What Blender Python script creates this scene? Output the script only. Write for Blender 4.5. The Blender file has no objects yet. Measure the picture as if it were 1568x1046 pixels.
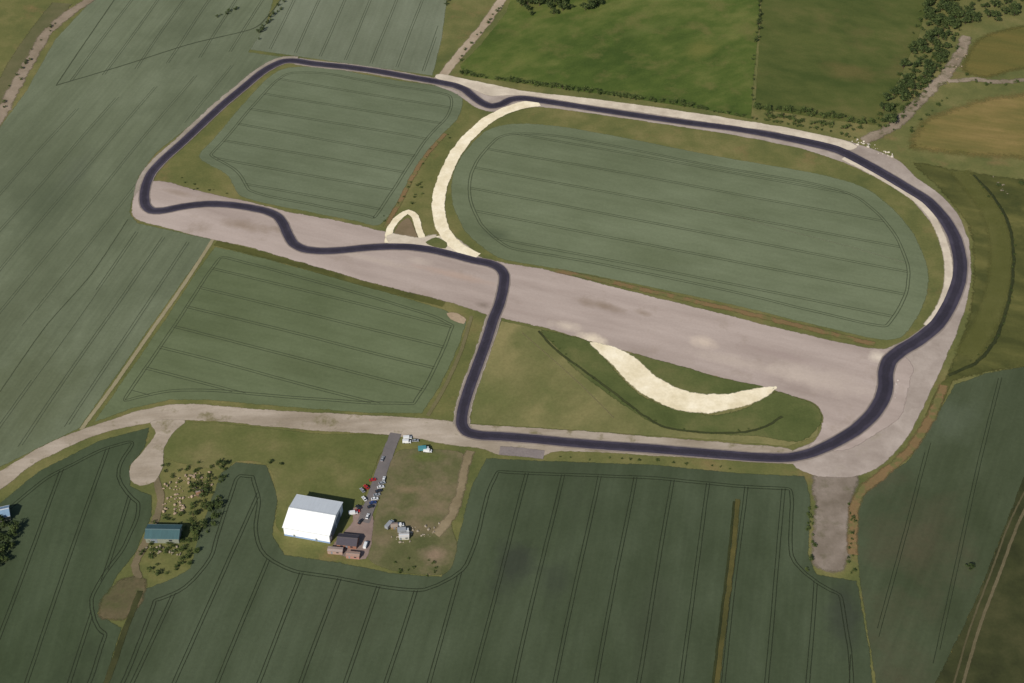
import bpy, math, random
import numpy as np
from mathutils import Vector, noise as mnoise
from mathutils.geometry import tessellate_polygon
random.seed(7); rng=np.random.default_rng(7)
S=bpy.context.scene
# ---------------- camera / image pixels to ground ----------------
F=50/36*1568.0; A=math.radians(43); H=675.0; CY=-H/math.tan(A)
def W(px,py):  # projects an image pixel coordinate onto the ground plane
    u=(px-784)/F; v=(523-py)/F
    dx=u; dy=math.cos(A)+v*math.sin(A); dz=-math.sin(A)+v*math.cos(A)
    t=-H/dz
    return (dx*t, CY+dy*t)
cam=bpy.data.cameras.new("camera"); cam.lens=50; cam.sensor_width=36; cam.clip_end=40000; cam.clip_start=1
co=bpy.data.objects.new("camera",cam); S.collection.objects.link(co)
co.location=(0,CY,H); co.rotation_euler=(math.pi/2-A,0,0); S.camera=co
# ---------------- light ----------------
EL=math.radians(36); SH=Vector((0.55,0.83)).normalized()
sd=Vector((-SH.x*math.cos(EL),-SH.y*math.cos(EL),math.sin(EL)))
sl=bpy.data.lights.new("sun",'SUN'); sl.energy=4.9; sl.angle=math.radians(0.5); sl.color=(1,0.935,0.82)
so=bpy.data.objects.new("sun",sl); S.collection.objects.link(so); so.location=(-300,-500,600)
so.rotation_euler=sd.to_track_quat('Z','Y').to_euler()
w=bpy.data.worlds.new("World"); S.world=w; w.use_nodes=True
nt=w.node_tree; bg=nt.nodes['Background']; sk=nt.nodes.new('ShaderNodeTexSky'); sk.sky_type='NISHITA'; sk.sun_disc=False
sk.sun_elevation=EL; sk.sun_rotation=math.atan2(sd.x,sd.y); nt.links.new(sk.outputs[0],bg.inputs[0]); bg.inputs[1].default_value=0.085
S.view_settings.view_transform='Standard'; S.view_settings.look='None'; S.view_settings.exposure=0
# ---------------- materials ----------------
K=1.04
def lin(c):
    return tuple(min(.86,((x/255/12.92) if x/255<=0.04045 else ((x/255+0.055)/1.055)**2.4)*K) for x in c)+(1,)
class N:
    def __init__(s,name):
        s.m=bpy.data.materials.new(name); s.m.use_nodes=True; s.t=s.m.node_tree
        s.b=s.t.nodes['Principled BSDF']; s.out=s.t.nodes['Material Output']
        s.b.inputs['Roughness'].default_value=.95
        s.b.inputs['Specular IOR Level'].default_value=.15
    def n(s,ty,**k):
        x=s.t.nodes.new(ty)
        for a,b in k.items(): setattr(x,a,b)
        return x
    def l(s,a,b): s.t.links.new(a,b)
    def math(s,op,a,b=None,clamp=False):
        x=s.n('ShaderNodeMath',operation=op,use_clamp=clamp)
        for i,v in enumerate((a,b)):
            if v is None: continue
            if isinstance(v,(int,float)): x.inputs[i].default_value=v
            else: s.l(v,x.inputs[i])
        return x.outputs[0]
    def noise(s,vec,scale,detail=3,rough=.55):
        x=s.n('ShaderNodeTexNoise'); x.inputs['Scale'].default_value=scale; x.inputs['Detail'].default_value=detail
        x.inputs['Roughness'].default_value=rough; s.l(vec,x.inputs['Vector']); return x.outputs['Fac']
    def mixc(s,f,a,b,mode='MIX'):
        x=s.n('ShaderNodeMix',data_type='RGBA',blend_type=mode)
        for i,v in ((0,f),(6,a),(7,b)):
            if isinstance(v,(int,float,tuple)): x.inputs[i].default_value=v
            else: s.l(v,x.inputs[i])
        return x.outputs[2]
    def ramp(s,f,stops):
        x=s.n('ShaderNodeValToRGB'); e=x.color_ramp.elements
        e[0].position=stops[0][0]; e[0].color=stops[0][1]; e[1].position=stops[-1][0]; e[1].color=stops[-1][1]
        for p,c in stops[1:-1]:
            q=e.new(p); q.color=c
        s.l(f,x.inputs[0]); return x.outputs[0]
def gmat(name,cols,ang=0,stretch=1,scale=.02,mid=.08,fine=.6,fk=.35,streak=0,sfreq=.35,patch=None,pscale=.03,pth=.58,alpha=True,off=0,far=False,soft=3.5,amax=1.0,pk=9,blobs=()):
    M=N(name); g=M.n('ShaderNodeNewGeometry').outputs['Position']
    ad=M.n('ShaderNodeVectorMath',operation='ADD'); M.l(g,ad.inputs[0]); ad.inputs[1].default_value=(off*91.7,off*37.3,off*11.1); p=ad.outputs[0]
    r=M.n('ShaderNodeVectorRotate',rotation_type='Z_AXIS'); M.l(p,r.inputs['Vector']); r.inputs['Angle'].default_value=-ang
    sc=M.n('ShaderNodeVectorMath',operation='MULTIPLY'); M.l(r.outputs[0],sc.inputs[0]); sc.inputs[1].default_value=(1/stretch,1,1)
    a=M.noise(sc.outputs[0],scale,3); b=M.noise(sc.outputs[0],mid,4,.6)
    f=M.math('ADD',M.math('MULTIPLY',a,.55),M.math('MULTIPLY',b,.45))
    n=len(cols); st=[(.36+.28*i/(n-1),lin(c)) for i,c in enumerate(cols)]
    col=M.ramp(f,st)
    if patch:
        pn=M.noise(p,pscale,5,.65)
        pf=M.math('MULTIPLY',M.math('SUBTRACT',pn,pth),pk,True)
        col=M.mixc(pf,col,lin(patch))
    if blobs:
        wn=M.math('MULTIPLY',M.math('SUBTRACT',M.noise(p,.045,5,.65),.5),1.9)
        for (bx,by,rx,ry,bc,bs) in blobs:
            cx,cy=W(bx,by)
            s1=M.n('ShaderNodeVectorMath',operation='SUBTRACT'); M.l(g,s1.inputs[0]); s1.inputs[1].default_value=(cx,cy,0)
            r1=M.n('ShaderNodeVectorRotate',rotation_type='Z_AXIS'); M.l(s1.outputs[0],r1.inputs['Vector']); r1.inputs['Angle'].default_value=-ang
            s2=M.n('ShaderNodeVectorMath',operation='MULTIPLY'); M.l(r1.outputs[0],s2.inputs[0]); s2.inputs[1].default_value=(1/rx,1/ry,0)
            ln=M.n('ShaderNodeVectorMath',operation='LENGTH'); M.l(s2.outputs[0],ln.inputs[0])
            bf=M.math('MULTIPLY',M.math('SUBTRACT',M.math('ADD',1.0,wn),ln.outputs['Value']),1.3,True)
            col=M.mixc(M.math('MULTIPLY',bf,bs),col,lin(bc))
    fn=M.noise(p,fine,4,.7)
    val=M.math('ADD',M.math('MULTIPLY',M.math('SUBTRACT',fn,.5),fk*2),1)
    if streak:
        s2=M.n('ShaderNodeVectorMath',operation='MULTIPLY'); M.l(r.outputs[0],s2.inputs[0]); s2.inputs[1].default_value=(.02,1,1)
        sn=M.noise(s2.outputs[0],sfreq,3,.6)
        val=M.math('MULTIPLY',val,M.math('ADD',M.math('MULTIPLY',M.math('SUBTRACT',sn,.5),streak*2),1))
    if far:
        vo=M.n('ShaderNodeTexVoronoi'); vo.inputs['Scale'].default_value=.0035; M.l(g,vo.inputs['Vector'])
        ln=M.n('ShaderNodeVectorMath',operation='LENGTH'); M.l(g,ln.inputs[0])
        ff=M.math('MULTIPLY',M.math('SUBTRACT',ln.outputs['Value'],1100),.01,True)
        sx=M.n('ShaderNodeSeparateColor'); M.l(vo.outputs['Color'],sx.inputs[0])
        fc=M.ramp(sx.outputs[0],[(0,lin((58,74,48))),(.4,lin((84,98,70))),(.7,lin((70,86,38))),(1,lin((128,114,72)))])
        col=M.mixc(ff,col,fc)
    cb=M.n('ShaderNodeCombineColor')
    for i in range(3): M.l(val,cb.inputs[i])
    col=M.mixc(1.0,col,cb.outputs[0],'MULTIPLY')
    M.l(col,M.b.inputs['Base Color'])
    bp=M.n('ShaderNodeBump'); bp.inputs['Strength'].default_value=.3; bp.inputs['Distance'].default_value=.25; M.l(fn,bp.inputs['Height']); M.l(bp.outputs[0],M.b.inputs['Normal'])
    if alpha:
        at=M.n('ShaderNodeAttribute',attribute_name='edge').outputs['Fac']
        en=M.noise(p,.35,5,.7)
        al=M.math('ADD',M.math('MULTIPLY',M.math('SUBTRACT',M.math('ADD',at,M.math('MULTIPLY',M.math('SUBTRACT',en,.5),1.1)),.5),soft),.5,True)
        al=M.math('MAXIMUM',al,M.math('GREATER_THAN',at,.999))
        if amax<1: al=M.math('MULTIPLY',al,amax)
        tr=M.n('ShaderNodeBsdfTransparent'); mx=M.n('ShaderNodeMixShader')
        M.l(al,mx.inputs[0]); M.l(tr.outputs[0],mx.inputs[1]); M.l(M.b.outputs[0],mx.inputs[2]); M.l(mx.outputs[0],M.out.inputs['Surface'])
    return M.m
def smat(name,c,rough=.5,metal=0,var=.15,vs=1.0,spec=.4):
    M=N(name); M.b.inputs['Roughness'].default_value=rough; M.b.inputs['Metallic'].default_value=metal; M.b.inputs['Specular IOR Level'].default_value=spec
    tc=M.n('ShaderNodeTexCoord').outputs['Object']; f=M.noise(tc,vs,4,.6)
    v=M.math('ADD',M.math('MULTIPLY',M.math('SUBTRACT',f,.5),var*2),1)
    cb=M.n('ShaderNodeCombineColor')
    for i in range(3): M.l(v,cb.inputs[i])
    M.l(M.mixc(1.0,lin(c),cb.outputs[0],'MULTIPLY'),M.b.inputs['Base Color']); return M.m
def corr(name,c,freq,axis='X',rough=.5,stain=.2):
    M=N(name); M.b.inputs['Roughness'].default_value=rough; M.b.inputs['Specular IOR Level'].default_value=.3
    tc=M.n('ShaderNodeTexCoord').outputs['Object']
    wv=M.n('ShaderNodeTexWave',wave_type='BANDS',bands_direction=axis); wv.inputs['Scale'].default_value=freq; M.l(tc,wv.inputs['Vector'])
    mp=M.n('ShaderNodeVectorMath',operation='MULTIPLY'); M.l(tc,mp.inputs[0]); mp.inputs[1].default_value=(1,.12,.3) if axis=='X' else (.12,1,.3)
    f=M.noise(mp.outputs[0],.8,4,.6)
    v=M.math('ADD',M.math('MULTIPLY',M.math('SUBTRACT',f,.5),stain*2),M.math('ADD',M.math('MULTIPLY',wv.outputs['Fac'],.10),.93))
    cb=M.n('ShaderNodeCombineColor')
    for i in range(3): M.l(v,cb.inputs[i])
    M.l(M.mixc(1.0,lin(c),cb.outputs[0],'MULTIPLY'),M.b.inputs['Base Color'])
    return M.m
# ---------------- sheet builders ----------------
def cr(pts,closed,step=3.0,smooth=True):
    P=[np.array(p,float) for p in pts]; n=len(P); out=[]
    rngi=range(n if closed else n-1)
    for i in rngi:
        if closed: p0,p1,p2,p3=P[i-1],P[i],P[(i+1)%n],P[(i+2)%n]
        else: p0,p1,p2,p3=P[max(i-1,0)],P[i],P[i+1],P[min(i+2,n-1)]
        L=np.linalg.norm(p2-p1); k=max(1,int(L/step))
        for j in range(k):
            t=j/k
            if smooth:
                q=0.5*((2*p1)+(-p0+p2)*t+(2*p0-5*p1+4*p2-p3)*t*t+(-p0+3*p1-3*p2+p3)*t**3)
                q=q*.75+(p1*(1-t)+p2*t)*.25
            else: q=p1*(1-t)+p2*t
            out.append(q)
    if not closed: out.append(P[-1])
    return np.array(out)
def area(P): 
    x,y=P[:,0],P[:,1]; return .5*np.sum(x*np.roll(y,-1)-np.roll(x,-1)*y)
def relax(P,k):
    for _ in range(k): P=(np.roll(P,1,0)+P*2+np.roll(P,-1,0))/4
    return P
def jit(P,amt,f=.12):
    if amt<=0: return P
    Q=P.copy()
    for i,(x,y) in enumerate(P):
        v=mnoise.noise_vector((x*f,y*f,3.3)); v2=mnoise.noise_vector((x*f*4,y*f*4,8.3))
        Q[i,0]+=amt*(v[0]+.4*v2[0]); Q[i,1]+=amt*(v[1]+.4*v2[1])
    return Q
def normals(P,closed=True):
    if closed: T=np.roll(P,-1,0)-np.roll(P,1,0)
    else:
        T=np.gradient(P,axis=0)
    T/= (np.linalg.norm(T,axis=1)[:,None]+1e-9)
    return np.stack([T[:,1],-T[:,0]],1)
def mkobj(name,V,Fc,mats,edge=None,midx=None,smooth=False):
    me=bpy.data.meshes.new(name); me.from_pydata([tuple(map(float,v)) for v in V],[],[tuple(int(a) for a in f) for f in Fc])
    if not isinstance(mats,(list,tuple)): mats=[mats]
    for m in mats: me.materials.append(m)
    if edge is not None:
        a=me.attributes.new('edge','FLOAT','POINT'); a.data.foreach_set('value',np.array(edge,np.float32))
    if midx is not None: me.polygons.foreach_set('material_index',np.array(midx,np.int32))
    me.update()
    if smooth: me.polygons.foreach_set('use_smooth',[True]*len(me.polygons))
    o=bpy.data.objects.new(name,me); S.collection.objects.link(o); return o
ZL=0.05; CNT=[0]
def zz(layer):
    CNT[0]+=1; return layer*ZL+(CNT[0]%40)*0.001
def poly(name,px,mat,layer,feather=1.5,jitter=.5,smooth=True,step=3.0,world=False,rx=0):
    P=cr([p if world else W(*p) for p in px],True,step,smooth)
    if area(P)<0: P=P[::-1]
    P=relax(P,rx)
    P=jit(P,jitter); n=len(P); nr=normals(P)
    z=zz(layer)
    inn=P-nr*feather*.5; out=P+nr*feather*.5
    V=[(a,b,z) for a,b in inn]+[(a,b,z-.004) for a,b in out]
    tri=tessellate_polygon([[Vector((a,b,0)) for a,b in inn]])
    Fc=[]
    for t in tri:
        a,b,c=[V[i] for i in t]
        Fc.append(t if (b[0]-a[0])*(c[1]-a[1])-(b[1]-a[1])*(c[0]-a[0])>0 else (t[0],t[2],t[1]))
    Fc+=[(i,n+i,n+(i+1)%n,(i+1)%n) for i in range(n)]
    o=mkobj(name,V,Fc,mat,[1.0]*n+[0.0]*n); return o,P
def ribbon(name,px,width,mat,layer,closed=False,feather=.8,jitter=.2,step=3.0,world=False,offset=0,pts=None,u=False,link=True,z=None):
    P=pts if pts is not None else cr([p if world else W(*p) for p in px],closed,step)
    n=len(P); nr=normals(P,closed)
    wd=np.full(n,width) if np.isscalar(width) else np.array([width(*q) for q in P])
    wd=wd[:,None]*.5
    C=P+nr*offset
    L=jit(C-nr*wd,jitter,.2); R=jit(C+nr*wd,jitter,.2)
    L2=L-nr*feather; R2=R+nr*feather
    if z is None: z=zz(layer)
    V=[(a,b,z-.004) for a,b in L2]+[(a,b,z) for a,b in L]+[(a,b,z) for a,b in R]+[(a,b,z-.004) for a,b in R2]
    Fc=[]; m=n if closed else n-1
    for i in range(m):
        j=(i+1)%n
        for k in range(3): Fc.append((k*n+i,(k+1)*n+i,(k+1)*n+j,k*n+j))
    e=[0.]*n+[1.]*2*n+[0.]*n
    if not link: return V,Fc,e
    o=mkobj(name,V,Fc,mat,e)
    return o
def multi(name,parts,mat):
    V=[];Fc=[];E=[]
    for v,f,e in parts:
        b=len(V); V+=v; Fc+=[tuple(x+b for x in q) for q in f]; E+=e
    return mkobj(name,V,Fc,mat,E)
def inset(P,d):
    Q=P-normals(P)*d
    Q=relax(Q,4)
    keep=[]
    for q in Q:
        dd=np.min(np.hypot(P[:,0]-q[0],P[:,1]-q[1]))
        if dd>d*.9: keep.append(q)
    return np.array(keep)
def tram(P,a,b,mat,layer,spacing=24,ins=12,head=True,gauge=1.0,wl=.25,phase=.5,trim=0,skip=0.0):
    A0=np.array(W(*a)); B0=np.array(W(*b)); d=(B0-A0)/np.linalg.norm(B0-A0); nn=np.array([-d[1],d[0]])
    Q=inset(P,ins); parts=[]; zb=zz(layer)
    if head and len(Q)>8:
        for s in (-gauge,gauge):
            QQ=relax(Q-normals(Q)*s,2)
            parts.append(ribbon('',None,wl,None,layer,closed=True,feather=.35,jitter=.15,pts=QQ,link=False,z=zb))
    c=Q@nn; t=Q@d; c0=c.min()+spacing*phase
    while c0<c.max():
        zb+=.0012
        for s in (-gauge,gauge):
            cc=c0+s; xs=[]
            for i in range(len(Q)):
                j=(i+1)%len(Q)
                if (c[i]-cc)*(c[j]-cc)<0:
                    k=(cc-c[i])/(c[j]-c[i]); xs.append(t[i]+k*(t[j]-t[i]))
            xs.sort()
            for k in range(0,len(xs)-1,2):
                if xs[k+1]-xs[k]<12: continue
                m=max(2,int((xs[k+1]-xs[k])/8))
                tt=np.linspace(xs[k]+trim,xs[k+1]-trim,m)
                pp=np.array([d*q+nn*(cc+1.6*mnoise.noise((q*.008,c0,0))) for q in tt])
                parts.append(ribbon('',None,wl*.8,None,layer+1,feather=.35,jitter=.12,pts=pp,link=False,z=zb+.02))
        c0+=spacing*(1+random.uniform(-.03,.03))
    if parts: multi('tractor_tracks',parts,mat)
def ang(a,b):
    A0=W(*a);B0=W(*b); return math.atan2(B0[1]-A0[1],B0[0]-A0[0])
RA=ang((345,303),(1290,525))
# ---------------- ground ----------------
g_base=gmat('rough_grass',[(80,86,48),(96,97,56),(114,108,68)],mid=.05,fk=.34,patch=(116,100,66),pth=.58,pk=5,alpha=False,far=True)
X=14000
mkobj('ground',[(-X,-X,0),(X,-X,0),(X,X,0),(-X,X,0)],[(0,1,2,3)],g_base)
def crop(nm,c,a,off,**k):
    d=lambda q:tuple(max(0,min(255,v+q)) for v in c)
    o=dict(ang=a,stretch=2.2,scale=.008,mid=.045,fk=.2,streak=.10,fine=.45,off=off); o.update(k)
    return gmat(nm,[d(-10),c,d(9)],**o)
tk=dict(fk=.1,amax=.65)
tl_d=gmat('track_dark',[(66,72,54),(74,80,60)],**tk); tl_b=gmat('track_dark_low',[(44,50,36),(50,56,40)],**tk)
tl_l=gmat('track_mid',[(78,84,66),(84,90,72)],**tk)
dk=(76,84,64)
F4=[(0,195),(40,140),(85,60),(130,12),(160,-40),(430,-40),(405,45),(380,80),(432,87),(400,104),(300,184),(238,235),(212,270),(198,325),(210,342),(325,367),(222,512),(122,655),(0,715),(-200,800),(-400,500),(-200,300)]
a4=ang((40,560),(200,340))
o,P4=poly('crop_field',F4,crop('crop_left',(97,104,82),a4,1,streak=.18,patch=(86,93,72),pscale=.008,pth=.5,pk=5,blobs=[(60,320,60,30,dk,.5),(120,260,40,14,(88,94,76),.6),(40,600,70,40,(82,88,64),.6),(20,480,60,30,(84,90,68),.5)]),1,jitter=.4,smooth=False,feather=2.2)  # crop colour here and in the other upper fields lifted to mimic haze
F5=[(383,76),(402,48),(440,-20),(470,-80),(690,-80),(684,0),(676,60),(662,116),(600,107),(500,93),(440,84)]
o,P5=poly('crop_field',F5,crop('crop_top',(104,110,91),ang((560,0),(520,95)),2,streak=.14),2,jitter=.4,smooth=False,feather=2.2)
tram(P5,(600,0),(560,100),tl_l,3,spacing=24,ins=5,head=False)
F1=[(440,104),(500,104),(600,122),(675,133),(703,142),(708,160),(700,182),(668,217),(640,260),(612,305),(582,344),(540,338),(460,322),(400,310),(366,298),(348,268),(305,241),(330,210),(372,160),(410,120)]
o,P1=poly('crop_field',F1,crop('crop_a',(97,105,82),ang((350,190),(640,240)),3),2,jitter=.5,feather=2.2)
tram(P1,(340,215),(620,265),tl_d,3,spacing=25,ins=9)
F2=[(745,200),(785,190),(850,193),(950,210),(1100,240),(1250,266),(1320,286),(1365,318),(1400,360),(1420,410),(1419,450),(1402,490),(1378,517),(1340,519),(1250,498),(1100,462),(950,430),(850,411),(770,397),(738,378),(710,350),(693,310),(693,270),(712,232)]
o,P2=poly('crop_field',F2,crop('crop_b',(97,105,80),ang((850,290),(1390,400)),4,blobs=[(760,360,14,8,dk,.7),(1000,390,50,14,(90,98,72),.6)]),2,jitter=.5,feather=2.2)
tram(P2,(850,300),(1390,402),tl_d,3,spacing=27,ins=14,trim=1)
ribbon('farm_track',[(1040,318),(1120,330),(1200,352),(1290,375),(1385,402)],.8,gmat('flat_crop',[(114,120,94),(122,128,102)],amax=.6),3,feather=.8)
F3=[(330,378),(400,395),(500,422),(600,450),(680,475),(714,494),(702,530),(674,590),(646,633),(560,632),(400,620),(320,612),(260,612),(200,626),(145,646),(180,595),(250,495),(300,418)]
o,P3=poly('crop_field',F3,crop('crop_c',(89,98,70),ang((290,460),(660,545)),5,blobs=[(440,560,40,14,(82,90,62),.5)]),2,jitter=.4,smooth=False,feather=2.2)
tram(P3,(290,470),(660,562),tl_d,3,spacing=22,ins=9)
F8=[(745,702),(830,706),(1000,712),(1130,725),(1232,730),(1240,760),(1238,850),(1250,880),(1312,890),(1332,1000),(1350,1300),(20,1300),(165,1030),(215,905),(262,888),(292,870),(305,820),(338,725),(362,708),(408,713),(425,760),(416,820),(436,850),(520,862),(600,878),(676,884),(700,832),(722,745)]
a8=ang((860,1000),(910,760)); db=(50,54,46)
o,P8=poly('crop_field',F8,crop('crop_d',(64,73,53),a8,6,patch=(58,65,48),pscale=.010,pth=.54,pk=4,streak=.14,blobs=[(785,868,26,16,db,.7),(850,890,20,12,db,.4),(1292,940,30,12,db,.6),(1000,960,50,16,(58,64,48),.5),(520,940,40,30,(62,68,50),.5)]),2,jitter=.4,smooth=False,feather=2.2)  # darker crop, with vignette darkening also put into its colour
tram(P8,(860,1000),(912,760),tl_b,3,spacing=23,ins=11,phase=.3)
F9=[(-5,775),(60,722),(150,676),(228,655),(222,685),(198,715),(200,745),(232,760),(232,790),(205,850),(180,880),(148,940),(185,962),(160,1046),(20,1300),(-300,1300),(-300,950),(-100,850)]
o,P9=poly('crop_field',F9,crop('crop_e',(59,69,48),ang((100,1000),(160,760)),7,patch=(52,60,43),pscale=.016,pth=.54,streak=.14,pk=5),2,jitter=.4,smooth=False,feather=2.2)  # bottom corner field: vignette darkness included in the crop colour
tram(P9,(60,1000),(150,740),tl_b,3,spacing=24,ins=8)
F7=[(1462,590),(1510,572),(1568,562),(1760,545),(1700,800),(1640,740),(1568,730),(1530,830),(1490,930),(1425,1060),(1360,1300),(1350,1100),(1318,900),(1308,800),(1318,765),(1345,735),(1392,705),(1432,640)]
o,P7=poly('crop_field',F7,crop('crop_f',(67,75,54),ang((1400,1000),(1520,650)),8,patch=(75,72,54),pscale=.012,pth=.52,pk=4,streak=.14,blobs=[(1450,640,30,22,(82,90,72),.6)]),2,jitter=.4,smooth=False,feather=2.2)  # dark crop colour also carries the corner vignette
tram(P7,(1380,1000),(1440,760),tl_b,3,spacing=34,ins=6,head=False,wl=.1)
sub=[(205,350),(316,372),(215,515),(118,650),(30,690),(-60,700),(60,560)]
P=cr([W(*p) for p in sub],True,3,False); P=P if area(P)>0 else P[::-1]
tram(P,(150,600),(300,372),tl_l,3,spacing=21,ins=3,head=False)
sub=[(88,130),(190,-60),(430,-60),(400,45),(378,78)]
P=cr([W(*p) for p in sub],True,3,False); P=P if area(P)>0 else P[::-1]
tram(P,(110,120),(200,0),tl_l,3,spacing=24,ins=3,head=False)
P=cr([W(*p) for p in [(60,180),(380,90),(300,180),(230,235),(200,320),(180,360),(-60,600),(-120,380)]],True,3,False); P=P if area(P)>0 else P[::-1]
tram(P,(0,420),(230,150),tl_l,3,spacing=24,ins=3,head=False,wl=.08)
ribbon('field_boundary',[(86,131),(190,100),(290,68),(385,45),(410,25),(430,0)],.5,tl_d,3,feather=.8)
ribbon('field_boundary',[(86,131),(120,80),(175,0)],.4,tl_d,3,feather=.6)
ribbon('farm_track',[(0,600),(70,500),(140,420),(196,336)],.2,tl_d,3,feather=.5)
# meadows
mg=gmat('meadow_grass',[(58,74,29),(73,87,37),(96,101,52)],scale=.014,mid=.07,fk=.34,stretch=1.6,ang=.6,patch=(98,96,54),pscale=.03,pth=.52,pk=5,blobs=[(1075,75,22,16,(100,100,50),.7),(800,90,30,12,(92,100,48),.6),(1000,40,40,10,(90,98,50),.5),(760,60,24,14,(60,74,30),.6)])
mg2=gmat('meadow_grass_b',[(62,73,33),(76,83,41),(92,91,51)],scale=.014,mid=.07,fk=.28,off=3,stretch=1.6,ang=-.4,patch=(92,85,51),pscale=.015,pth=.54,pk=4,blobs=[(1300,110,30,16,(98,88,52),.6),(1230,60,40,20,(82,88,44),.5)])
poly('meadow',[(705,100),(735,70),(775,20),(800,-60),(1168,-60),(1162,40),(1154,120),(1150,182),(1080,168),(950,148),(820,131),(710,116)],mg,1,smooth=False)
poly('meadow',[(1170,-60),(1440,-60),(1405,60),(1372,130),(1345,192),(1290,186),(1156,166),(1160,110)],mg2,1,smooth=False)
brown=gmat('dry_field',[(92,90,49),(114,102,59),(132,113,71)],ang=-.25,stretch=4,scale=.03,mid=.09,fk=.22,streak=.14,patch=(94,92,46),pscale=.02,pth=.5,pk=5,soft=1.6)
poly('stubble_field',[(1398,226),(1405,200),(1430,178),(1500,155),(1568,145),(1760,125),(1760,262),(1568,242),(1500,238),(1440,232)],brown,1,feather=14,jitter=2)
poly('stubble_field',[(1475,105),(1500,60),(1568,40),(1700,25),(1700,110),(1568,105),(1510,118)],gmat('dry_b',[(84,84,42),(104,94,50)],ang=-.3,stretch=5,streak=.1,soft=1.6),1,feather=10)
olive=gmat('olive_grass',[(64,67,34),(79,80,42),(98,95,53)],ang=RA,stretch=3,fk=.28,off=2,streak=.1,patch=(60,65,33),pscale=.025,pth=.54,pk=6)
poly('grass_verge',[(1400,250),(1470,262),(1568,275),(1760,285),(1760,545),(1568,562),(1500,572),(1450,590),(1425,640),(1480,500),(1492,420),(1485,350),(1440,290)],olive,1,feather=8)
dkg=gmat('dark_grass',[(46,49,28),(56,59,34),(68,68,42)],fk=.28,off=6)
poly('grass_verge',[(1760,545),(1568,730),(1530,830),(1490,930),(1425,1060),(1360,1300),(1800,1300),(1900,700)],dkg,1,feather=3,smooth=False)
ribbon('ditch',[(1490,268),(1520,300),(1545,345),(1552,400),(1545,460),(1525,520),(1495,555),(1452,575)],.7,gmat('ditch_m',[(40,46,26),(54,58,32)],soft=2),2,feather=1.6,jitter=.8)
ribbon('mown_strip',[(1470,262),(1515,320),(1532,370),(1530,430),(1512,490),(1480,545)],10,gmat('mown',[(88,90,46),(100,100,56)],amax=.7,soft=1.5),2,feather=6)
ribbon('dirt_track',[(1590,740),(1560,800),(1530,880),(1500,960),(1475,1046),(1450,1150)],.8,gmat('dtr',[(86,80,58),(98,90,68)]),3,feather=1)
ribbon('dirt_track',[(1576,740),(1546,800),(1516,880),(1486,960),(1461,1046),(1436,1150)],.3,gmat('dtr2',[(76,72,50),(86,80,58)]),3,feather=.8)
# infield grass
tg=gmat('infield_grass',[(96,97,58),(111,108,69),(128,120,80)],mid=.06,fk=.28,off=5,stretch=2,ang=.9,patch=(92,96,56),pk=4,pth=.5,blobs=[(745,600,20,30,(90,96,54),.5)])
poly('infield_grass',[(768,492),(830,505),(905,525),(930,545),(960,585),(1000,615),(1080,640),(1188,600),(1255,630),(1252,668),(1205,684),(1100,674),(900,660),(720,648),(724,610),(750,540)],tg,2,smooth=False)
dg=gmat('damp_grass',[(70,79,42),(82,89,50),(98,98,60)],fk=.3,off=9,mid=.06)
poly('damp_grass',[(830,506),(905,524),(925,548),(960,588),(1000,616),(1085,636),(1135,628),(1190,600),(1250,622),(1256,650),(1225,676),(1160,668),(1060,662),(1000,648),(940,610),(880,565),(850,530)],dg,3,feather=4)
poly('damp_grass',[(964,542),(1040,561),(1110,581),(1170,594),(1115,606),(1075,606),(1035,596),(1000,576)],dg,7,feather=1.5)
ribbon('ditch',[(825,507),(850,535),(890,565),(935,598),(985,636),(1020,655),(1080,663),(1140,662),(1175,652),(1198,638)],.5,gmat('ditch_b',[(50,55,32),(62,66,38)],soft=2),4,feather=1.1,jitter=.5)
ribbon('dirt_track',[(800,510),(840,545),(890,590),(940,640)],.3,gmat('faint_path',[(120,114,80),(130,122,88)],amax=.5),3,feather=.7)
poly('farm_grass',[(262,650),(330,648),(480,664),(596,668),(580,700),(555,770),(545,790),(430,815),(424,760),(410,712),(362,706),(340,720),(250,700)],gmat('farm_grass_m',[(80,87,46),(94,96,56),(110,105,68)],mid=.05,fk=.3,off=4,patch=(76,82,44),pk=5),2)
poly('paddock_grass',[(612,690),(690,690),(712,700),(700,760),(690,800),(700,840),(680,880),(600,874),(560,850),(575,790),(590,730)],gmat('paddock_m',[(74,79,47),(89,89,58),(110,100,76)],mid=.07,fk=.34,off=8,patch=(118,104,82),pth=.54,pk=5,blobs=[(625,750,14,5,(124,108,84),.8),(640,810,18,8,(116,102,80),.7),(665,850,10,10,(134,114,96),.8),(650,700,16,6,(82,92,44),.8)]),3)
# ---------------- concrete / roads ----------------
mo=(128,112,96); bl=(184,170,158)
conc=gmat('runway_concrete',[(148,134,126),(161,147,139),(172,158,150)],ang=RA,stretch=5,scale=.018,mid=.07,fk=.12,streak=.08,sfreq=.10,patch=(142,128,116),pscale=.035,pth=.56,pk=4,
 blobs=[(370,345,22,8,mo,.7),(430,352,10,5,mo,.5),(270,295,16,4,mo,.5),(920,468,22,6,mo,.7),(985,480,10,4,mo,.6),(740,468,8,4,(116,104,94),.7),(690,420,40,5,(168,146,132),.6),(1080,525,12,8,(196,180,164),.7),(1250,580,40,16,bl,.5),(1150,560,50,8,bl,.5),(905,520,14,8,(214,200,178),.9),(870,500,16,6,(196,182,166),.7),(1345,548,8,8,(206,194,178),.8),(560,395,60,4,(174,160,148),.5),(640,400,16,5,bl,.5),(1200,545,40,5,(150,134,128),.5)])
conc2=gmat('perimeter_concrete',[(140,128,119),(154,142,133),(168,156,147)],scale=.03,mid=.1,fk=.14,patch=(130,120,104),pscale=.05,pth=.56,pk=5)
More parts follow.
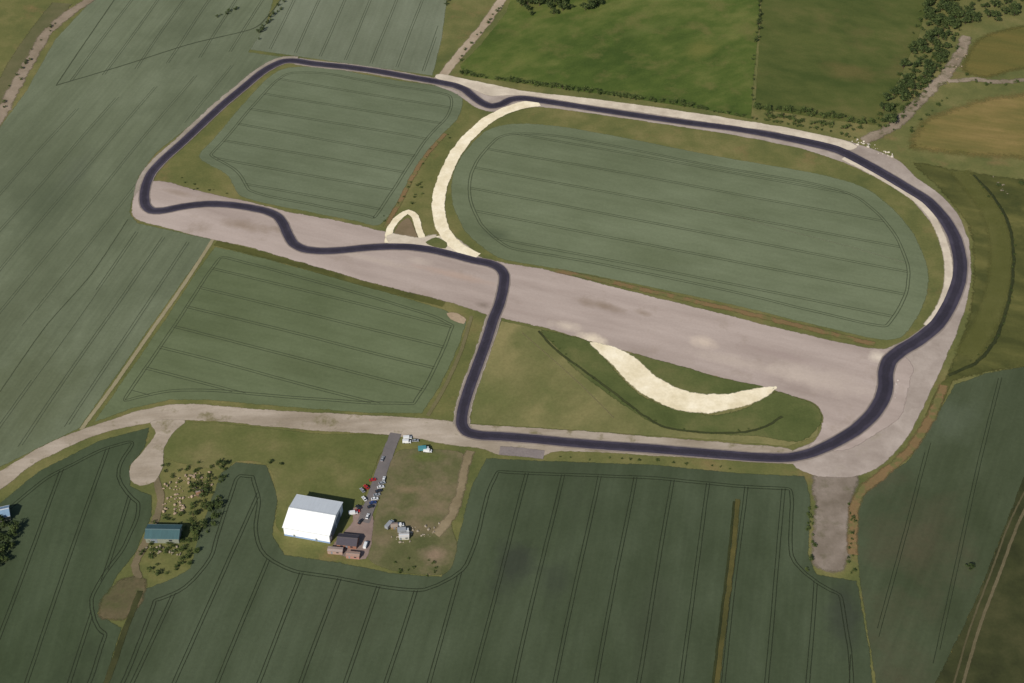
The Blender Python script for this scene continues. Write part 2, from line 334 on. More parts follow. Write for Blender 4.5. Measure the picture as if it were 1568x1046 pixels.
runway=[(226,276),(262,280),(300,292),(345,302),(400,314),(450,327),(520,339),(580,353),(640,366),(700,383),(760,401),(830,412),(900,430),(1000,455),(1100,480),(1200,505),(1290,526),(1345,536),(1372,532),(1400,560),(1380,640),(1300,690),(1230,690),(1255,668),(1262,640),(1250,618),(1215,606),(1170,593),(1110,580),(1040,560),(965,540),(905,523),(860,509),(830,501),(790,493),(750,483),(720,473),(680,461),(620,446),(560,431),(500,413),(440,396),(380,378),(320,366),(260,351),(210,338),(200,325),(206,300)]
poly('runway',runway,conc,5,feather=2.5,jitter=.7,smooth=False,rx=3)
peri=[(660,117),(700,119),(760,131),(800,140),(900,151),(1000,164),(1100,179),(1200,195),(1290,214),(1330,226),(1375,244),(1402,272),(1440,298),(1468,328),(1484,370),(1488,420),(1479,470),(1461,520),(1436,575),(1410,632),(1385,678),(1355,709),(1325,727),(1300,733),(1245,730),(1212,714),(1205,690),(1235,684),(1260,665),(1290,600),(1330,545),(1365,530),(1402,515),(1425,495),(1443,462),(1449,420),(1444,380),(1428,343),(1393,303),(1350,276),(1300,252),(1230,228),(1120,206),(1000,188),(900,173),(822,163),(780,170),(750,172),(728,166),(708,150),(688,138),(660,130)]
poly('perimeter_road',peri,conc2,4,feather=2,jitter=.6,smooth=False,rx=6)
road=[(-60,752),(0,722),(40,697),(100,667),(150,650),(210,630),(260,619),(310,619),(370,625),(430,629),(500,633),(570,637),(640,640),(690,645),(720,650),(800,655),(900,661),(1000,669),(1100,677),(1215,687),(1225,712),(1100,703),(1000,698),(900,692),(842,690),(835,702),(760,697),(740,686),(700,684),(640,672),(560,663),(480,660),(400,652),(330,645),(280,643),(235,646),(200,653),(150,665),(100,686),(50,711),(15,740),(-60,790)]
dirtc=gmat('worn_road',[(136,124,108),(152,140,125),(168,156,142)],scale=.03,mid=.12,fk=.17,patch=(118,110,84),pscale=.07,pth=.57,ang=.05,stretch=3,off=3,streak=.1)
poly('perimeter_road',road,dirtc,4,feather=2,jitter=.6,smooth=False,rx=4)
poly('concrete_hardstanding',[(232,645),(284,644),(264,664),(250,690),(250,715),(236,738),(215,744),(199,735),(202,712),(222,688),(238,665)],dirtc,5,jitter=.6)
poly('concrete_hardstanding',[(1247,722),(1316,728),(1304,760),(1298,800),(1301,850),(1291,879),(1266,876),(1243,862),(1246,820),(1250,780),(1244,750)],gmat('stub_concrete',[(108,98,86),(126,115,104),(140,129,119)],fk=.2,mid=.08,patch=(92,88,66),pth=.54,pscale=.06,off=6,soft=2,pk=5),3,feather=5,jitter=1.2,smooth=False,rx=3)
trk=[(707,650),(708,632),(713,612),(722,585),(733,555),(745,522),(755,490),(765,465),(771,440),(772,422),(765,411),(750,404),(725,399),(695,391),(660,383),(630,379),(600,378),(560,380),(520,384),(490,385),(466,382),(450,374),(441,360),(434,344),(425,332),(408,324),(380,318),(350,314),(315,313),(280,317),(250,323),(232,323),(223,315),(221,300),(224,283),(232,265),(250,245),(280,218),(310,190),(340,162),(370,137),(400,112),(420,100),(436,94),(455,94),(480,98),(530,103),(580,110),(630,119),(665,125),(695,131),(712,138),(724,148),(738,158),(752,163),(768,160),(782,153),(800,151),(830,155),(870,161),(920,169),(980,178),(1050,188),(1120,197),(1180,207),(1240,219),(1280,229),(1310,243),(1350,265),(1390,289),(1420,308),(1445,335),(1462,365),(1470,400),(1468,430),(1455,465),(1435,497),(1405,522),(1380,537),(1362,553),(1356,572),(1356,592),(1350,613),(1335,636),(1310,659),(1280,677),(1245,693),(1210,701),(1165,701),(1110,697),(1050,692),(990,687),(930,683),(870,678),(820,673),(770,669),(735,667),(715,662)]
gv=gmat('verge_gravel',[(128,120,106),(146,136,124),(160,150,140)],mid=.12,fk=.2,soft=2.2)
ribbon('gravel_verge',trk[31:45],8,gv,4,offset=-3.0,feather=2,jitter=.8)
ribbon('gravel_verge',trk[44:52],9,gv,4,offset=0,feather=2,jitter=.6)
ribbon('gravel_verge',trk[0:11],9.5,gv,4,feather=1.5,jitter=.8)
asph=gmat('track_asphalt',[(54,51,62),(61,57,69),(69,65,77)],scale=.03,mid=.12,fk=.10,alpha=True)
E0=W(1300,400)[0]
def tw(x,y):
    k=min(1,max(0,(x-E0+60)/60)); return 7.0+2.6*k
ribbon('race_track',trk,lambda x,y:tw(x,y)+1.2,gmat('track_shoulder',[(116,107,101),(132,122,115)],fk=.2),6,closed=True,feather=.9,jitter=.3)
ribbon('race_track',trk,tw,asph,8,closed=True,feather=.35,jitter=.1,step=2)
ribbon('racing_line',trk,lambda x,y:tw(x,y)*.3,gmat('rubber_line',[(50,48,57),(58,55,65)],fk=.12,mid=.05,amax=.4,soft=1.5),9,closed=True,feather=1.8,jitter=.5)
# chalk
ck=gmat('chalk_gravel',[(208,195,164),(222,210,182),(234,224,200)],scale=.04,mid=.15,fk=.10)
ckd=gmat('chalk_dust',[(176,163,146),(194,182,164),(208,196,178)],scale=.04,mid=.12,fk=.15,patch=(160,148,132),pth=.54,pk=5,soft=2)
arm=[(825,158),(798,162),(765,174),(738,191),(714,214),(695,240),(682,268),(673,295),(671,320),(676,345),(687,365),(703,380),(730,394)]
ribbon('chalk_road',arm,lambda x,y:8.5,ck,7,feather=1.4,jitter=.8)
ribbon('chalk_road',[(594,372),(597,352),(610,334),(625,325),(636,332),(641,350),(648,366),(668,366),(684,362)],4.2,ck,6,feather=1.2,jitter=.6)
poly('chalk_pad',[(590,364),(600,358),(640,364),(668,360),(660,382),(600,376)],ckd,6,feather=3)
poly('chalk_pad',[(655,372),(690,360),(730,392),(690,386)],ckd,6,feather=3)
poly('grass_island',[(652,371),(668,364),(684,372),(682,381),(662,378)],dg,9,feather=1)
poly('dirt_patch',[(604,362),(610,345),(625,334),(634,350),(638,366)],gmat('brown_d',[(104,92,68),(120,104,82)],fk=.2),5,feather=1.5)
cres=[(904,524),(945,533),(975,551),(1000,574),(1035,594),(1075,604),(1115,604),(1155,596),(1190,592),(1168,611),(1130,625),(1085,633),(1040,629),(1000,613),(965,589),(940,561),(920,542)]
poly('chalk_crescent',cres,ck,8,feather=3,jitter=.8)
poly('chalk_strip',[(668,112),(700,119),(760,131),(800,140),(900,151),(1000,164),(1100,179),(1200,195),(1290,214),(1318,226),(1300,232),(1250,216),(1180,201),(1100,190),(1000,175),(900,161),(820,148),(790,146),(750,148),(700,128),(665,121)],ckd,7,feather=1.5,jitter=.6,smooth=False,rx=3)
ribbon('chalk_strip',[(1300,236),(1345,259),(1386,283),(1418,304)],4.5,ckd,7,offset=7.5,feather=2)
ribbon('chalk_strip',[(1390,294),(1425,330),(1443,366),(1452,402),(1451,440),(1438,475),(1420,500)],4,ckd,7,feather=2)
ribbon('farm_lane',[(775,-10),(742,38),(705,82),(690,100),(676,120)],6,gmat('lane',[(146,130,110),(170,155,136)],fk=.2,soft=2),3,feather=2.5,jitter=1)
ribbon('dirt_track',[(328,364),(300,408),(270,453),(238,498),(204,547),(170,596),(124,658)],1.8,gmat('dt2',[(128,120,92),(144,135,110)],fk=.2),3,feather=1)
ribbon('farm_lane',[(-40,240),(0,180),(20,140),(48,90),(72,50),(105,22),(150,-10),(190,-50)],6,gmat('lane2',[(116,104,86),(140,126,110)],fk=.25,patch=(84,84,56),soft=2),3,feather=4,jitter=1.8)
ribbon('stream_bank',[(-40,200),(0,150),(30,95),(60,50),(95,5)],14,gmat('bank',[(82,84,54),(98,94,66)],fk=.25),2,feather=5)
lane3=gmat('lane3',[(116,104,88),(146,132,116)],fk=.3,patch=(88,86,60),pth=.52,pscale=.1,soft=2)
ribbon('farm_lane',[(1480,55),(1470,82),(1445,118),(1410,152),(1378,186),(1345,206),(1320,216)],5.5,lane3,3,feather=4,jitter=2)
ribbon('farm_lane',[(1450,125),(1490,122),(1530,126),(1580,122)],3,lane3,3,feather=2.5,jitter=2)
ribbon('farm_lane',[(238,732),(246,762),(240,792),(224,828),(206,866),(214,886)],3,gmat('lane4',[(96,88,66),(116,104,82)],fk=.25),4,feather=1.5,jitter=.8)
poly('bare_soil',[(192,884),(222,888),(215,925),(190,950),(150,945),(165,905)],gmat('soil',[(76,74,50),(96,86,64),(110,98,76)],mid=.12,fk=.3,patch=(70,76,44),pth=.52,soft=2),4,feather=4,jitter=2)
redm=gmat('red_soil',[(110,92,62),(124,100,70)],fk=.25,patch=(98,96,58),pscale=.08,pth=.48,soft=2)
ribbon('soil_margin',[(850,414),(950,436),(1100,470),(1250,506),(1340,528)],1.8,redm,6,feather=2.5,jitter=1)
ribbon('soil_margin',[(1445,590),(1425,640),(1392,690),(1350,727),(1322,750),(1308,780),(1305,850)],2.2,redm,3,feather=3.5,jitter=1)
ribbon('soil_margin',[(682,205),(655,235),(632,270),(612,310),(590,348)],1.6,redm,3,feather=2,jitter=.6)
ribbon('grass_strip',[(1130,765),(1122,850),(1112,930),(1102,1010),(1090,1120)],1.8,gmat('strip',[(66,66,36),(86,80,44)],fk=.3,soft=2),4,feather=1.2,jitter=.6)
ribbon('ditch',[(1124,768),(1116,850),(1106,930),(1096,1010),(1084,1120)],.5,bpy.data.materials['ditch_m'],5,feather=.8,jitter=.3)
ribbon('grass_strip',[(215,905),(190,970),(165,1040),(120,1140)],2,dkg,4,feather=1.5)
ribbon('grass_strip',[(330,372),(450,403),(560,435),(680,466)],4,olive,3,feather=2)
ribbon('grass_strip',[(722,484),(705,540),(680,595),(655,637)],1.6,gmat('sb',[(96,92,62),(108,102,72)]),4,feather=1)
poly('dirt_patch',[(684,480),(700,480),(714,490),(710,497),(690,489)],gmat('dp',[(134,114,90),(160,142,120)]),5,feather=1)
dt5=gmat('dt5',[(116,104,80),(138,124,100)],fk=.25,soft=2)
ribbon('dirt_track',[(720,692),(712,715),(704,755),(690,790),(668,820)],2.6,dt5,4,feather=3,jitter=1.5)
ribbon('access_road',[(606,664),(592,700),(580,735),(566,775),(556,800)],6.5,gmat('access_asphalt',[(96,92,92),(112,106,104)],fk=.15),5,feather=1,jitter=.3)
poly('yard',[(540,778),(562,775),(572,800),(560,856),(508,846),(512,832),(540,800)],gmat('yard_m',[(118,102,96),(140,122,114)],fk=.2,patch=(104,96,88)),5,feather=1.5)
ribbon('asphalt_patch',[(765,690),(800,693),(833,697)],6,gmat('oldasph',[(112,104,102),(128,119,116)],soft=2),5,feather=1.5)
# ---------------- vegetation ----------------
def leafmat(name,c1,c2,c3):
    M=N(name); g=M.n('ShaderNodeNewGeometry').outputs['Position']
    f=M.math('ADD',M.math('MULTIPLY',M.noise(g,.25,3),.5),M.math('MULTIPLY',M.noise(g,1.6,3),.5))
    M.l(M.ramp(f,[(.36,lin(c1)),(.5,lin(c2)),(.64,lin(c3))]),M.b.inputs['Base Color']); M.b.inputs['Roughness'].default_value=.7
    return M.m
lf=leafmat('foliage',(46,58,28),(62,74,36),(90,100,54)); lfd=leafmat('foliage_dark',(38,48,26),(54,66,34),(80,90,50)); bark=smat('bark',(70,58,46),.9)
def tube(V,Fc,MI,p,q,r0,r1,k=5):
    p=np.array(p);q=np.array(q);d=q-p;d=d/np.linalg.norm(d); a=np.cross(d,[.3,.9,.1]);a/=np.linalg.norm(a);b=np.cross(d,a)
    s=len(V)
    for c,r in((p,r0),(q,r1)):
        for i in range(k):
            t=2*math.pi*i/k; V.append(tuple(c+a*r*math.cos(t)+b*r*math.sin(t)))
    for i in range(k):
        j=(i+1)%k; Fc.append((s+i,s+j,s+k+j,s+k+i)); MI.append(1)
def proto(seed,bush=False,nl=340):
    r=np.random.default_rng(seed); V=[];Fc=[];MI=[]
    th=.12 if bush else .32
    tube(V,Fc,MI,(0,0,-.02),(0.01,0,th),.035,.022,6); tube(V,Fc,MI,(0.01,0,th),(.02,.03,.75),.022,.008,5)
    nc=10; cen=[]
    for i in range(nc):
        t=r.uniform(0,2*math.pi); rr=r.uniform(.06,.38); z=r.uniform(.22 if bush else .4,.82)
        c=np.array([math.cos(t)*rr,math.sin(t)*rr,z]); cen.append((c,r.uniform(.13,.25)))
        if i<5: tube(V,Fc,MI,(0,0,th*.9),tuple(c),.014,.005,4)
    for i in range(nl):
        c,cr_=cen[r.integers(nc)]; d=r.normal(size=3); d/=np.linalg.norm(d); p=c+d*cr_*r.uniform(.35,1.08)
        if p[2]<.05: p[2]=.05
        n=d+r.normal(size=3)*.45+np.array([0,0,.5]); n/=np.linalg.norm(n); a=np.cross(n,r.normal(size=3)); a/=np.linalg.norm(a); b=np.cross(n,a)
        s=r.uniform(.035,.085); k=len(V)
        V+= [tuple(p-a*s),tuple(p-b*s*.7),tuple(p+a*s),tuple(p+b*s*.7)]; Fc.append((k,k+1,k+2,k+3)); MI.append(0)
    return np.array(V),Fc,MI
PR=[proto(i) for i in range(5)]; PB=[proto(20+i,True,190) for i in range(5)]
def mass(name,items,mat,protos):
    V=[];Fc=[];MI=[];b=0
    for (x,y,h,wd) in items:
        v,f,m=protos[rng.integers(len(protos))]; t=rng.uniform(0,6.28); c,s=math.cos(t),math.sin(t)
        q=np.stack([(v[:,0]*c-v[:,1]*s)*wd+x,(v[:,0]*s+v[:,1]*c)*wd+y,v[:,2]*h],1); V.append(q)
        Fc+=[tuple(a+b for a in k) for k in f]; MI+=m; b+=len(v)
    return mkobj(name,np.concatenate(V).tolist(),Fc,[mat,bark],None,MI)
def row(px,sp,h,wd,j=1.0,skip=0.0):
    P=cr([W(*p) for p in px],False,1.0); out=[]; acc=0
    for i in range(1,len(P)):
        acc+=np.linalg.norm(P[i]-P[i-1])
        if acc>sp:
            acc=rng.uniform(-.4,.4)*sp
            if rng.random()<skip: continue
            k=rng.uniform(.65,1.3); out.append((P[i][0]+rng.normal()*j,P[i][1]+rng.normal()*j,h*k,wd*k*rng.uniform(.85,1.2)))
    return out
def inpoly(px,n,h,wd):
    Q=[W(*p) for p in px]; xs=[q[0] for q in Q]; ys=[q[1] for q in Q]; out=[]
    while len(out)<n:
        x=rng.uniform(min(xs),max(xs)); y=rng.uniform(min(ys),max(ys)); ins=False
        for i in range(len(Q)):
            a,b=Q[i],Q[i-1]
            if (a[1]>y)!=(b[1]>y) and x<(b[0]-a[0])*(y-a[1])/(b[1]-a[1])+a[0]: ins=not ins
        if ins:
            k=rng.uniform(.6,1.35); out.append((x,y,h*k,wd*k))
    return out
mass('hedgerow',row([(703,112),(760,122),(820,130),(900,142),(1000,155),(1080,168)],3.4,4.4,6.5,.9,.08),lf,PB)
mass('hedgerow',row([(1085,170),(1160,183),(1240,196),(1310,212)],4,2.6,4,.8,.2),lf,PB)
mass('hedgerow',row([(1155,168),(1200,170),(1260,178),(1340,190)],3,5,8,2.2)+row([(1165,180),(1230,186),(1320,203)],3.5,4,7,2),lf,PB)
mass('hedgerow',row([(1165,-30),(1162,30),(1157,70)],4.5,4,5,1,.1)+row([(1155,80),(1152,165)],6,1.8,3,1,.3),lfd,PB)
mass('woodland',inpoly([(1435,-40),(1470,-20),(1462,60),(1435,110),(1395,160),(1352,200),(1342,188),(1370,130),(1400,70)],150,7,9.5),lfd,PR)
mass('scrub',inpoly([(1425,-40),(1480,-20),(1468,70),(1440,115),(1400,165),(1356,205),(1338,190),(1364,130),(1392,70)],150,3,5),lf,PB)
mass('woodland',inpoly([(1470,-40),(1640,-60),(1620,30),(1530,42),(1500,30),(1466,50)],80,7,9.5),lfd,PR)
mass('woodland',inpoly([(790,-50),(960,-50),(930,12),(870,20),(820,27),(795,16)],110,7,9),lfd,PR)
mass('hedgerow',row([(392,66),(405,42),(425,18),(450,-20)],3.5,4,4.5,1,.1)+row([(330,28),(366,14)],4,3,4.5),lfd,PB)
mass('hedgerow',row([(775,0),(740,45),(712,80),(700,98)],6,2.2,4,1,.2),lf,PB)
mass('hedgerow',row([(684,-20),(682,12)],5,4,6),lfd,PB)
mass('scrub',inpoly([(235,715),(330,705),(350,716),(330,800),(300,860),(262,884),(222,884),(212,850),(235,800),(300,760)],120,2.4,4.2),lf,PB)
mass('scrub',inpoly([(295,770),(345,712),(335,790),(302,850),(285,860)],24,3.5,5.5),lfd,PB)
mass('scrub',inpoly([(1236,770),(1250,770),(1246,880),(1232,875)],14,1.4,3)+inpoly([(1298,770),(1310,770),(1310,880),(1298,880)],14,1.4,3)+row([(840,700),(1000,706),(1120,718)],6,1.0,2.4,.8,.3),lf,PB)
mass('scrub',row([(1350,190),(1390,205),(1420,180),(1450,150)],6,2.5,4,2)+row([(1462,112),(1500,128),(1560,128)],8,2.5,4,2)+inpoly([(590,858),(690,850),(690,886),(600,878)],16,1.2,2.4),lf,PB)
mass('scrub',row([(0,172),(30,115),(65,60),(100,20)],7,2.2,4,2,.3),lf,PB)
mass('scrub',row([(830,508),(890,566),(985,637),(1080,664),(1175,653)],6,.7,1.8,.4,.4)+row([(1495,272),(1548,350),(1552,410),(1530,510),(1460,572)],7,1.2,2.4,.8,.3),lf,PB)
mass('scrub',row([(270,268),(300,288),(345,296)],5,1,2.4,2,.2)+row([(575,350),(610,312),(650,245),(690,205)],7,1,2.2,1.5,.3)+inpoly([(628,290),(640,262),(650,300),(630,318)],8,1.6,3),lf,PB)
mass('woodland',inpoly([(-60,800),(10,795),(30,800),(24,835),(5,870),(-60,890)],40,6,8),lfd,PR)
for p,h,wd in (((1484,870),4,6),((414,708),2.2,4),((430,712),2,3),((1240,858),3,4),((240,880),4,5),((296,790),5,6),((345,712),4,5),((1528,285),2,5),((1563,283),3,6)):
    x,y=W(*p); o=mass('bush',[(0,0,h,wd),(wd*.3,.4,h*.8,wd*.7)],lfd,PB); o.location=(x,y,0)
# ---------------- buildings ----------------
def box(V,Fc,MI,x0,x1,y0,y1,z0,z1,m):
    s=len(V); V+=[(x0,y0,z0),(x1,y0,z0),(x1,y1,z0),(x0,y1,z0),(x0,y0,z1),(x1,y0,z1),(x1,y1,z1),(x0,y1,z1)]
    for f in ((0,3,2,1),(4,5,6,7),(0,1,5,4),(1,2,6,5),(2,3,7,6),(3,0,4,7)): Fc.append(tuple(s+i for i in f)); MI.append(m)
def child(parent,name,V,Fc,mat):
    o=mkobj(name,V,Fc,mat); o.parent=parent; return o
glass=smat('window_glass',(40,46,54),.15,0,.05,spec=.6)
def building(name,pos,wd,dp,h,rise,a,roof,wall,trim,doors,eave=.5,plinth=None,roof2=None):
    E=bpy.data.objects.new(name,None); S.collection.objects.link(E); E.location=(pos[0],pos[1],0.3); E.rotation_euler=(0,0,a)
    X=wd/2;Y=dp/2
    V=[(-X,-Y,-.5),(X,-Y,-.5),(X,Y,-.5),(-X,Y,-.5),(-X,-Y,h),(X,-Y,h),(X,Y,h),(-X,Y,h),(-X,0,h+rise),(X,0,h+rise)]
    child(E,'walls',V,[(0,1,5,4),(2,3,7,6),(1,2,6,9,5),(3,0,4,8,7)],wall)
    xo=X+eave; t=.18; sl=rise/Y; yo=Y+eave; ze=h-sl*eave+.05
    for nm,s in (('roof_near',-1),('roof_far',1)):
        V=[(-xo,s*yo,ze),(xo,s*yo,ze),(xo,s*.001,h+rise+.05),(-xo,s*.001,h+rise+.05)]; V+=[(a_,b_,c_+t) for a_,b_,c_ in V]
        child(E,nm,V,[(0,1,2,3),(4,5,6,7),(0,1,5,4),(1,2,6,5),(2,3,7,6),(3,0,4,7)],roof2 if (s>0 and roof2) else roof)
    V=[];Fc=[];MI=[]; box(V,Fc,MI,-xo-.01,xo+.01,-.35,.35,h+rise+t,h+rise+t+.16,0); child(E,'ridge_cap',V,Fc,trim)
    V=[];Fc=[];MI=[]; box(V,Fc,MI,-xo,xo,-yo-.18,-yo-.002,ze-.02,ze+.2,0); box(V,Fc,MI,-xo,xo,yo+.002,yo+.18,ze-.02,ze+.2,0); child(E,'gutters',V,Fc,trim)
    for i,(side,c,dw,dh,z0,mt) in enumerate(doors):
        V=[];Fc=[];MI=[]
        if side=='front': box(V,Fc,MI,c-dw/2,c+dw/2,-Y-.08,-Y-.01,z0,z0+dh,0)
        if side=='right': box(V,Fc,MI,X+.01,X+.08,c-dw/2,c+dw/2,z0,z0+dh,0)
        child(E,'door_%d'%i if z0<.5 else 'window_%d'%i,V,Fc,mt)
    if plinth:
        V=[];Fc=[];MI=[]; box(V,Fc,MI,-X-.04,X+.04,-Y-.05,-Y-.003,-.2,1.1,0); child(E,'plinth',V,Fc,plinth)
    return E
hroof=corr('hangar_roof_sheet',(232,234,236),1.1,'X',.5,.08); hwall=corr('hangar_wall_sheet',(230,232,234),1.3,'X',.5,.08)
hroof_shade=corr('hangar_roof_shaded',(200,205,210),1.1,'X',.5,.12)  # far roof slope coloured greyer, as the side turned from the sun
trim=smat('trim_grey',(186,190,194),.5); dgrey=smat('door_grey',(110,118,126),.6); blue=smat('blue_plinth',(120,146,184),.6)
p=np.array(W(437,822)); q=np.array(W(508,831)); d=(q-p); L=np.linalg.norm(d); d/=L; n2=np.array([-d[1],d[0]]); c=(p+q)/2+n2*13
building('aircraft_hangar',c,L,26,7.6,3.2,math.atan2(d[1],d[0])-.06,hroof,hwall,trim,
  [('right',-5,8,6,0.02,dgrey),('right',4,8,6,0.02,dgrey),('front',-8,1.2,2.2,0.02,dgrey),('front',6,1.2,2.2,.02,dgrey)]+[('right',-10,1.6,1.2,3,glass)],plinth=blue,roof2=hroof_shade)
groof=corr('green_roof',(56,84,88),2,'X',.6,.25); gw=corr('barn_wall',(120,124,112),2,'X',.8,.2)
building('farm_barn',W(252,822),20,10,4.5,2,-.02,groof,gw,smat('gt',(90,110,112)),[('right',0,4,3.6,0.02,dgrey),('front',-5,4,3.6,.02,dgrey),('front',5,2,1.2,1.8,glass)])
building('brick_workshop',W(533,832),12,8,3,1.8,-.12,smat('dark_slate',(66,62,70),.8,0,.2),smat('brick_wall',(132,92,76),.9,0,.2),smat('dark_trim',(90,84,86)),[('front',0,1.2,2.1,.02,dgrey),('front',3,1.6,1.1,1,glass),('front',-3,1.6,1.1,1,glass)],eave=.3)
ct=smat('cabin_trim',(140,124,116))
building('portable_cabin',W(514,846),9,3,2.6,.3,-.1,corr('pale_roof',(150,136,130),3,'X',.6,.15),smat('cabin_wall',(150,126,116),.8),ct,[('front',-2,.9,2,.02,dgrey),('front',1.5,1.4,.9,1,glass)],eave=.15)
building('portable_cabin',W(541,853),8,3,2.6,.3,-.12,smat('tan_roof',(146,120,108),.8),smat('cabin_wall_b',(150,110,100),.8),ct,[('front',-2,.9,2,.02,dgrey),('front',1.5,1.4,.9,1,glass)],eave=.15)
building('portable_cabin',W(619,824),6,3,2.5,.3,.05,corr('pale_roof_b',(178,174,170),3,'X',.6,.15),smat('cabin_wall_c',(170,168,160),.8),trim,[('front',-2,.9,2,.02,dgrey),('front',1.5,1.4,.9,1,glass)],eave=.15)
building('garden_shed',W(604,808),4,3,2.2,.8,.1,smat('felt',(130,120,110),.9),smat('timber',(128,106,80),.9),ct,[('front',0,.9,1.9,.02,dgrey),('front',1.3,.6,.6,1.1,glass)],eave=.2)
building('farm_barn',W(2,792),11,8,4,2,.3,corr('blue_roof',(110,136,160),2,'X'),gw,trim,[('right',0,3,3,.02,dgrey),('front',0,3,3,.02,dgrey)])
building('garden_shed',W(306,758),4,3,2.2,.8,.4,smat('rust_roof',(120,90,68),.9),smat('timber_b',(118,96,74),.9),ct,[('front',0,.9,1.9,.02,dgrey),('front',1.3,.6,.6,1.1,glass)],eave=.2)
# ---------------- vehicles ----------------
tyre=smat('tyre_rubber',(28,28,30),.9); lamp=smat('lamp_glass',(210,210,205),.2); redl=smat('tail_lamp',(150,20,20),.3)
def prism(V,Fc,MI,prof,w0,w1,m,top=None):
    s=len(V); n=len(prof)
    for sg in (-1,1):
        for x,z,f in prof: V.append((x,sg*(w0*(1-f)+w1*f),z))
    Fc.append(tuple(s+i for i in range(n))); MI.append(m); Fc.append(tuple(s+n+i for i in reversed(range(n)))); MI.append(m)
    for i in range(n):
        j=(i+1)%n; Fc.append((s+i,s+n+i,s+n+j,s+j)); MI.append(m)
def wheel(V,Fc,MI,x,y,r,w_,m):
    s=len(V);k=12
    for yy in (y-w_/2,y+w_/2):
        for i in range(k):
            t=2*math.pi*i/k; V.append((x+r*math.cos(t),yy,r+r*math.sin(t)))
    for i in range(k): j=(i+1)%k; Fc.append((s+i,s+j,s+k+j,s+k+i)); MI.append(m)
    Fc.append(tuple(s+i for i in range(k))); MI.append(m); Fc.append(tuple(s+k+i for i in range(k))); MI.append(m)
cache={}
def vmesh(kind,c):
    key=(kind,c)
    if key in cache: return cache[key]
    V=[];Fc=[];MI=[]; pm=smat('paint_%s_%d_%d_%d'%((kind,)+c),c,.3,0,.04,spec=.5)
    if kind=='car':
        prism(V,Fc,MI,[(-2.1,.3,0),(2.1,.3,0),(2.2,.5,0),(2.12,.72,.3),(1.1,.92,.6),(-1.6,.95,.6),(-2.15,.9,.4),(-2.2,.5,0)],.86,.80,0)
        prism(V,Fc,MI,[(1.05,.925,0),(.35,1.40,1),(-1.1,1.42,1),(-1.75,.955,0)],.76,.62,1)
        prism(V,Fc,MI,[(.36,1.405,0),(.25,1.46,0),(-1.05,1.47,0),(-1.14,1.425,0)],.64,.60,0)
        for x in (-1.35,1.35):
            for y in (-.80,.80): wheel(V,Fc,MI,x,y,.32,.2,2)
        for y in (-.6,.6): box(V,Fc,MI,2.14,2.2,y-.16,y+.16,.56,.70,3); box(V,Fc,MI,-2.22,-2.19,y-.14,y+.14,.6,.78,4)
    elif kind=='van':
        prism(V,Fc,MI,[(-2.7,.35,0),(2.6,.35,0),(2.75,.6,0),(2.6,1.1,.1),(1.9,1.25,.2),(1.25,2.2,1),(-2.7,2.3,1)],.98,.88,0)
        box(V,Fc,MI,1.0,1.6,-.99,.99,1.25,1.75,1); V2=len(V); V+=[(1.93,-.85,1.28),(1.93,.85,1.28),(1.32,.8,2.15),(1.32,-.8,2.15)]; Fc.append((V2,V2+1,V2+2,V2+3)); MI.append(1)
        for x in (-1.7,1.7):
            for y in (-.9,.9): wheel(V,Fc,MI,x,y,.36,.22,2)
        for y in (-.7,.7): box(V,Fc,MI,2.62,2.76,y-.16,y+.16,.66,.86,3); box(V,Fc,MI,-2.73,-2.69,y-.1,y+.1,.7,1.1,4)
    else:
        box(V,Fc,MI,-3.6,1.6,-1.2,1.2,.95,3.3,0); box(V,Fc,MI,-3.5,3.2,-.5,.5,.5,.9,2)
        prism(V,Fc,MI,[(1.75,.5,0),(3.5,.5,0),(3.55,1.3,0),(3.2,2.3,1),(1.75,2.4,1)],1.1,1.0,5)
        V2=len(V); V+=[(3.57,-.9,1.35),(3.57,.9,1.35),(3.24,.85,2.2),(3.24,-.85,2.2)]; Fc.append((V2,V2+1,V2+2,V2+3)); MI.append(1)
        for x in (-2.4,2.5):
            for y in (-.98,.98): wheel(V,Fc,MI,x,y,.46,.3,2)
    me=bpy.data.meshes.new(kind); me.from_pydata(V,[],Fc)
    for m in (pm,glass,tyre,lamp,redl,trim): me.materials.append(m)
    me.polygons.foreach_set('material_index',MI); me.update(); cache[key]=me; return me
WH=(205,207,209);BK=(34,36,42);SV=(135,139,145);RD=(160,32,32);BL=(40,60,110);TE=(70,125,134)
def veh(name,kind,c,px,a):
    o=bpy.data.objects.new(name,vmesh(kind,c)); S.collection.objects.link(o); x,y=W(*px); o.location=(x,y,.3); o.rotation_euler=(0,0,a)
ra=ang((566,775),(592,700)); pa=ra+.9
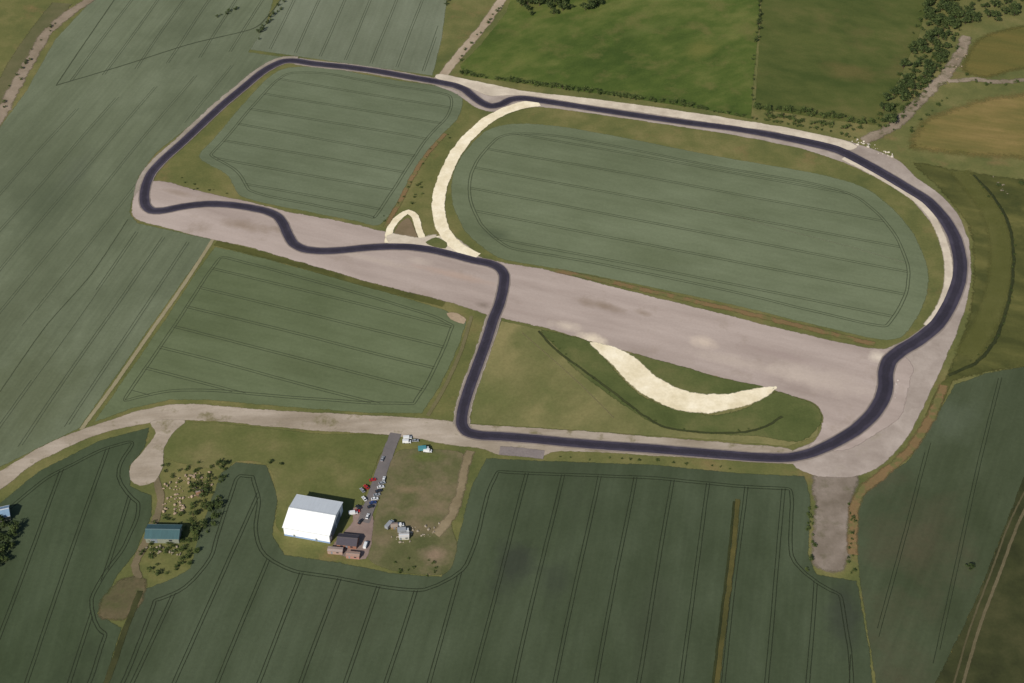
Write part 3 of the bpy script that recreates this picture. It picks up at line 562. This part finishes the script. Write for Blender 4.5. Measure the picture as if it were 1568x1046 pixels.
for px,c,a in (((571,736),RD,.2),((561,747),RD,pa),((588,735),WH,ra),((585,741),SV,.3),((583,747),WH,.3),((580,753),BK,.35),((577,759),SV,.3),((574,765),WH,.3),((571,771),BL,.3),((568,777),BK,.35),((555,752),SV,pa),((558,765),WH,pa),((549,778),BK,pa),((546,784),RD,.2),((586,704),SV,ra),((563,792),WH,ra),((552,800),BK,1.0),((636,676),SV,.1)):
    veh('parked_car','car',c,px,a+random.uniform(-.1,.1))
for px,c,a in (((560,836),WH,ra),((541,787),WH,.2),((624,672),WH,.1),((623,678),WH,0),((655,692),WH,-.1),((612,806),WH,.2)):
    veh('parked_van','van',c,px,a)
veh('box_truck','truck',TE,(649,690),.1); veh('box_truck','truck',SV,(597,806),1.0); veh('box_truck','truck',SV,(618,815),.1)
# ---------------- rubble ----------------
def rocks(name,items,c):
    V=[];Fc=[]
    import bmesh
    bm=bmesh.new(); bmesh.ops.create_icosphere(bm,subdivisions=1,radius=1); vs=[tuple(v.co) for v in bm.verts]; fs=[[v.index for v in f.verts] for f in bm.faces]; bm.free()
    for x,y,s in items:
        b=len(V); sx,sy,sz=rng.uniform(.5,1.6,3)
        for v in vs:
            k=rng.uniform(.7,1.2); V.append((x+v[0]*s*sx*k,y+v[1]*s*sy*k,.3+max(-.1,v[2]*s*sz*.6*k+s*.2)))
        Fc+=[tuple(a+b for a in f) for f in fs]
    mkobj(name,V,Fc,smat(name+'_m',c,.9,0,.45,.4))
def rp(px,n,s): return [(x,y,s*rng.uniform(.3,1.4)) for x,y,_,_ in inpoly(px,n,1,1)]
rocks('rubble_pile',rp([(1308,212),(1332,218),(1372,240),(1368,246),(1330,230),(1302,220)],40,.8),(180,172,160))
rocks('rubble_pile',rp([(245,745),(290,725),(335,722),(325,745),(290,765),(275,790),(250,785)],90,.8),(148,130,110))
rocks('rubble_pile',rp([(1450,90),(1485,70),(1480,110),(1445,112)],22,.8),(130,116,100))
rocks('scrap_pile',rp([(595,818),(660,800),(675,800),(660,822),(610,835)],34,.6),(140,130,116))
rocks('scrap_pile',rp([(222,835),(285,835),(280,850),(228,850)],34,.7),(128,118,104))
rocks('rubble_pile',rp([(1515,265),(1535,280),(1545,300),(1530,300)],10,.8),(104,96,82))
rocks('rubble_pile',rp([(1376,574),(1384,580),(1374,608),(1364,628),(1368,600)],10,.4),(180,174,166))
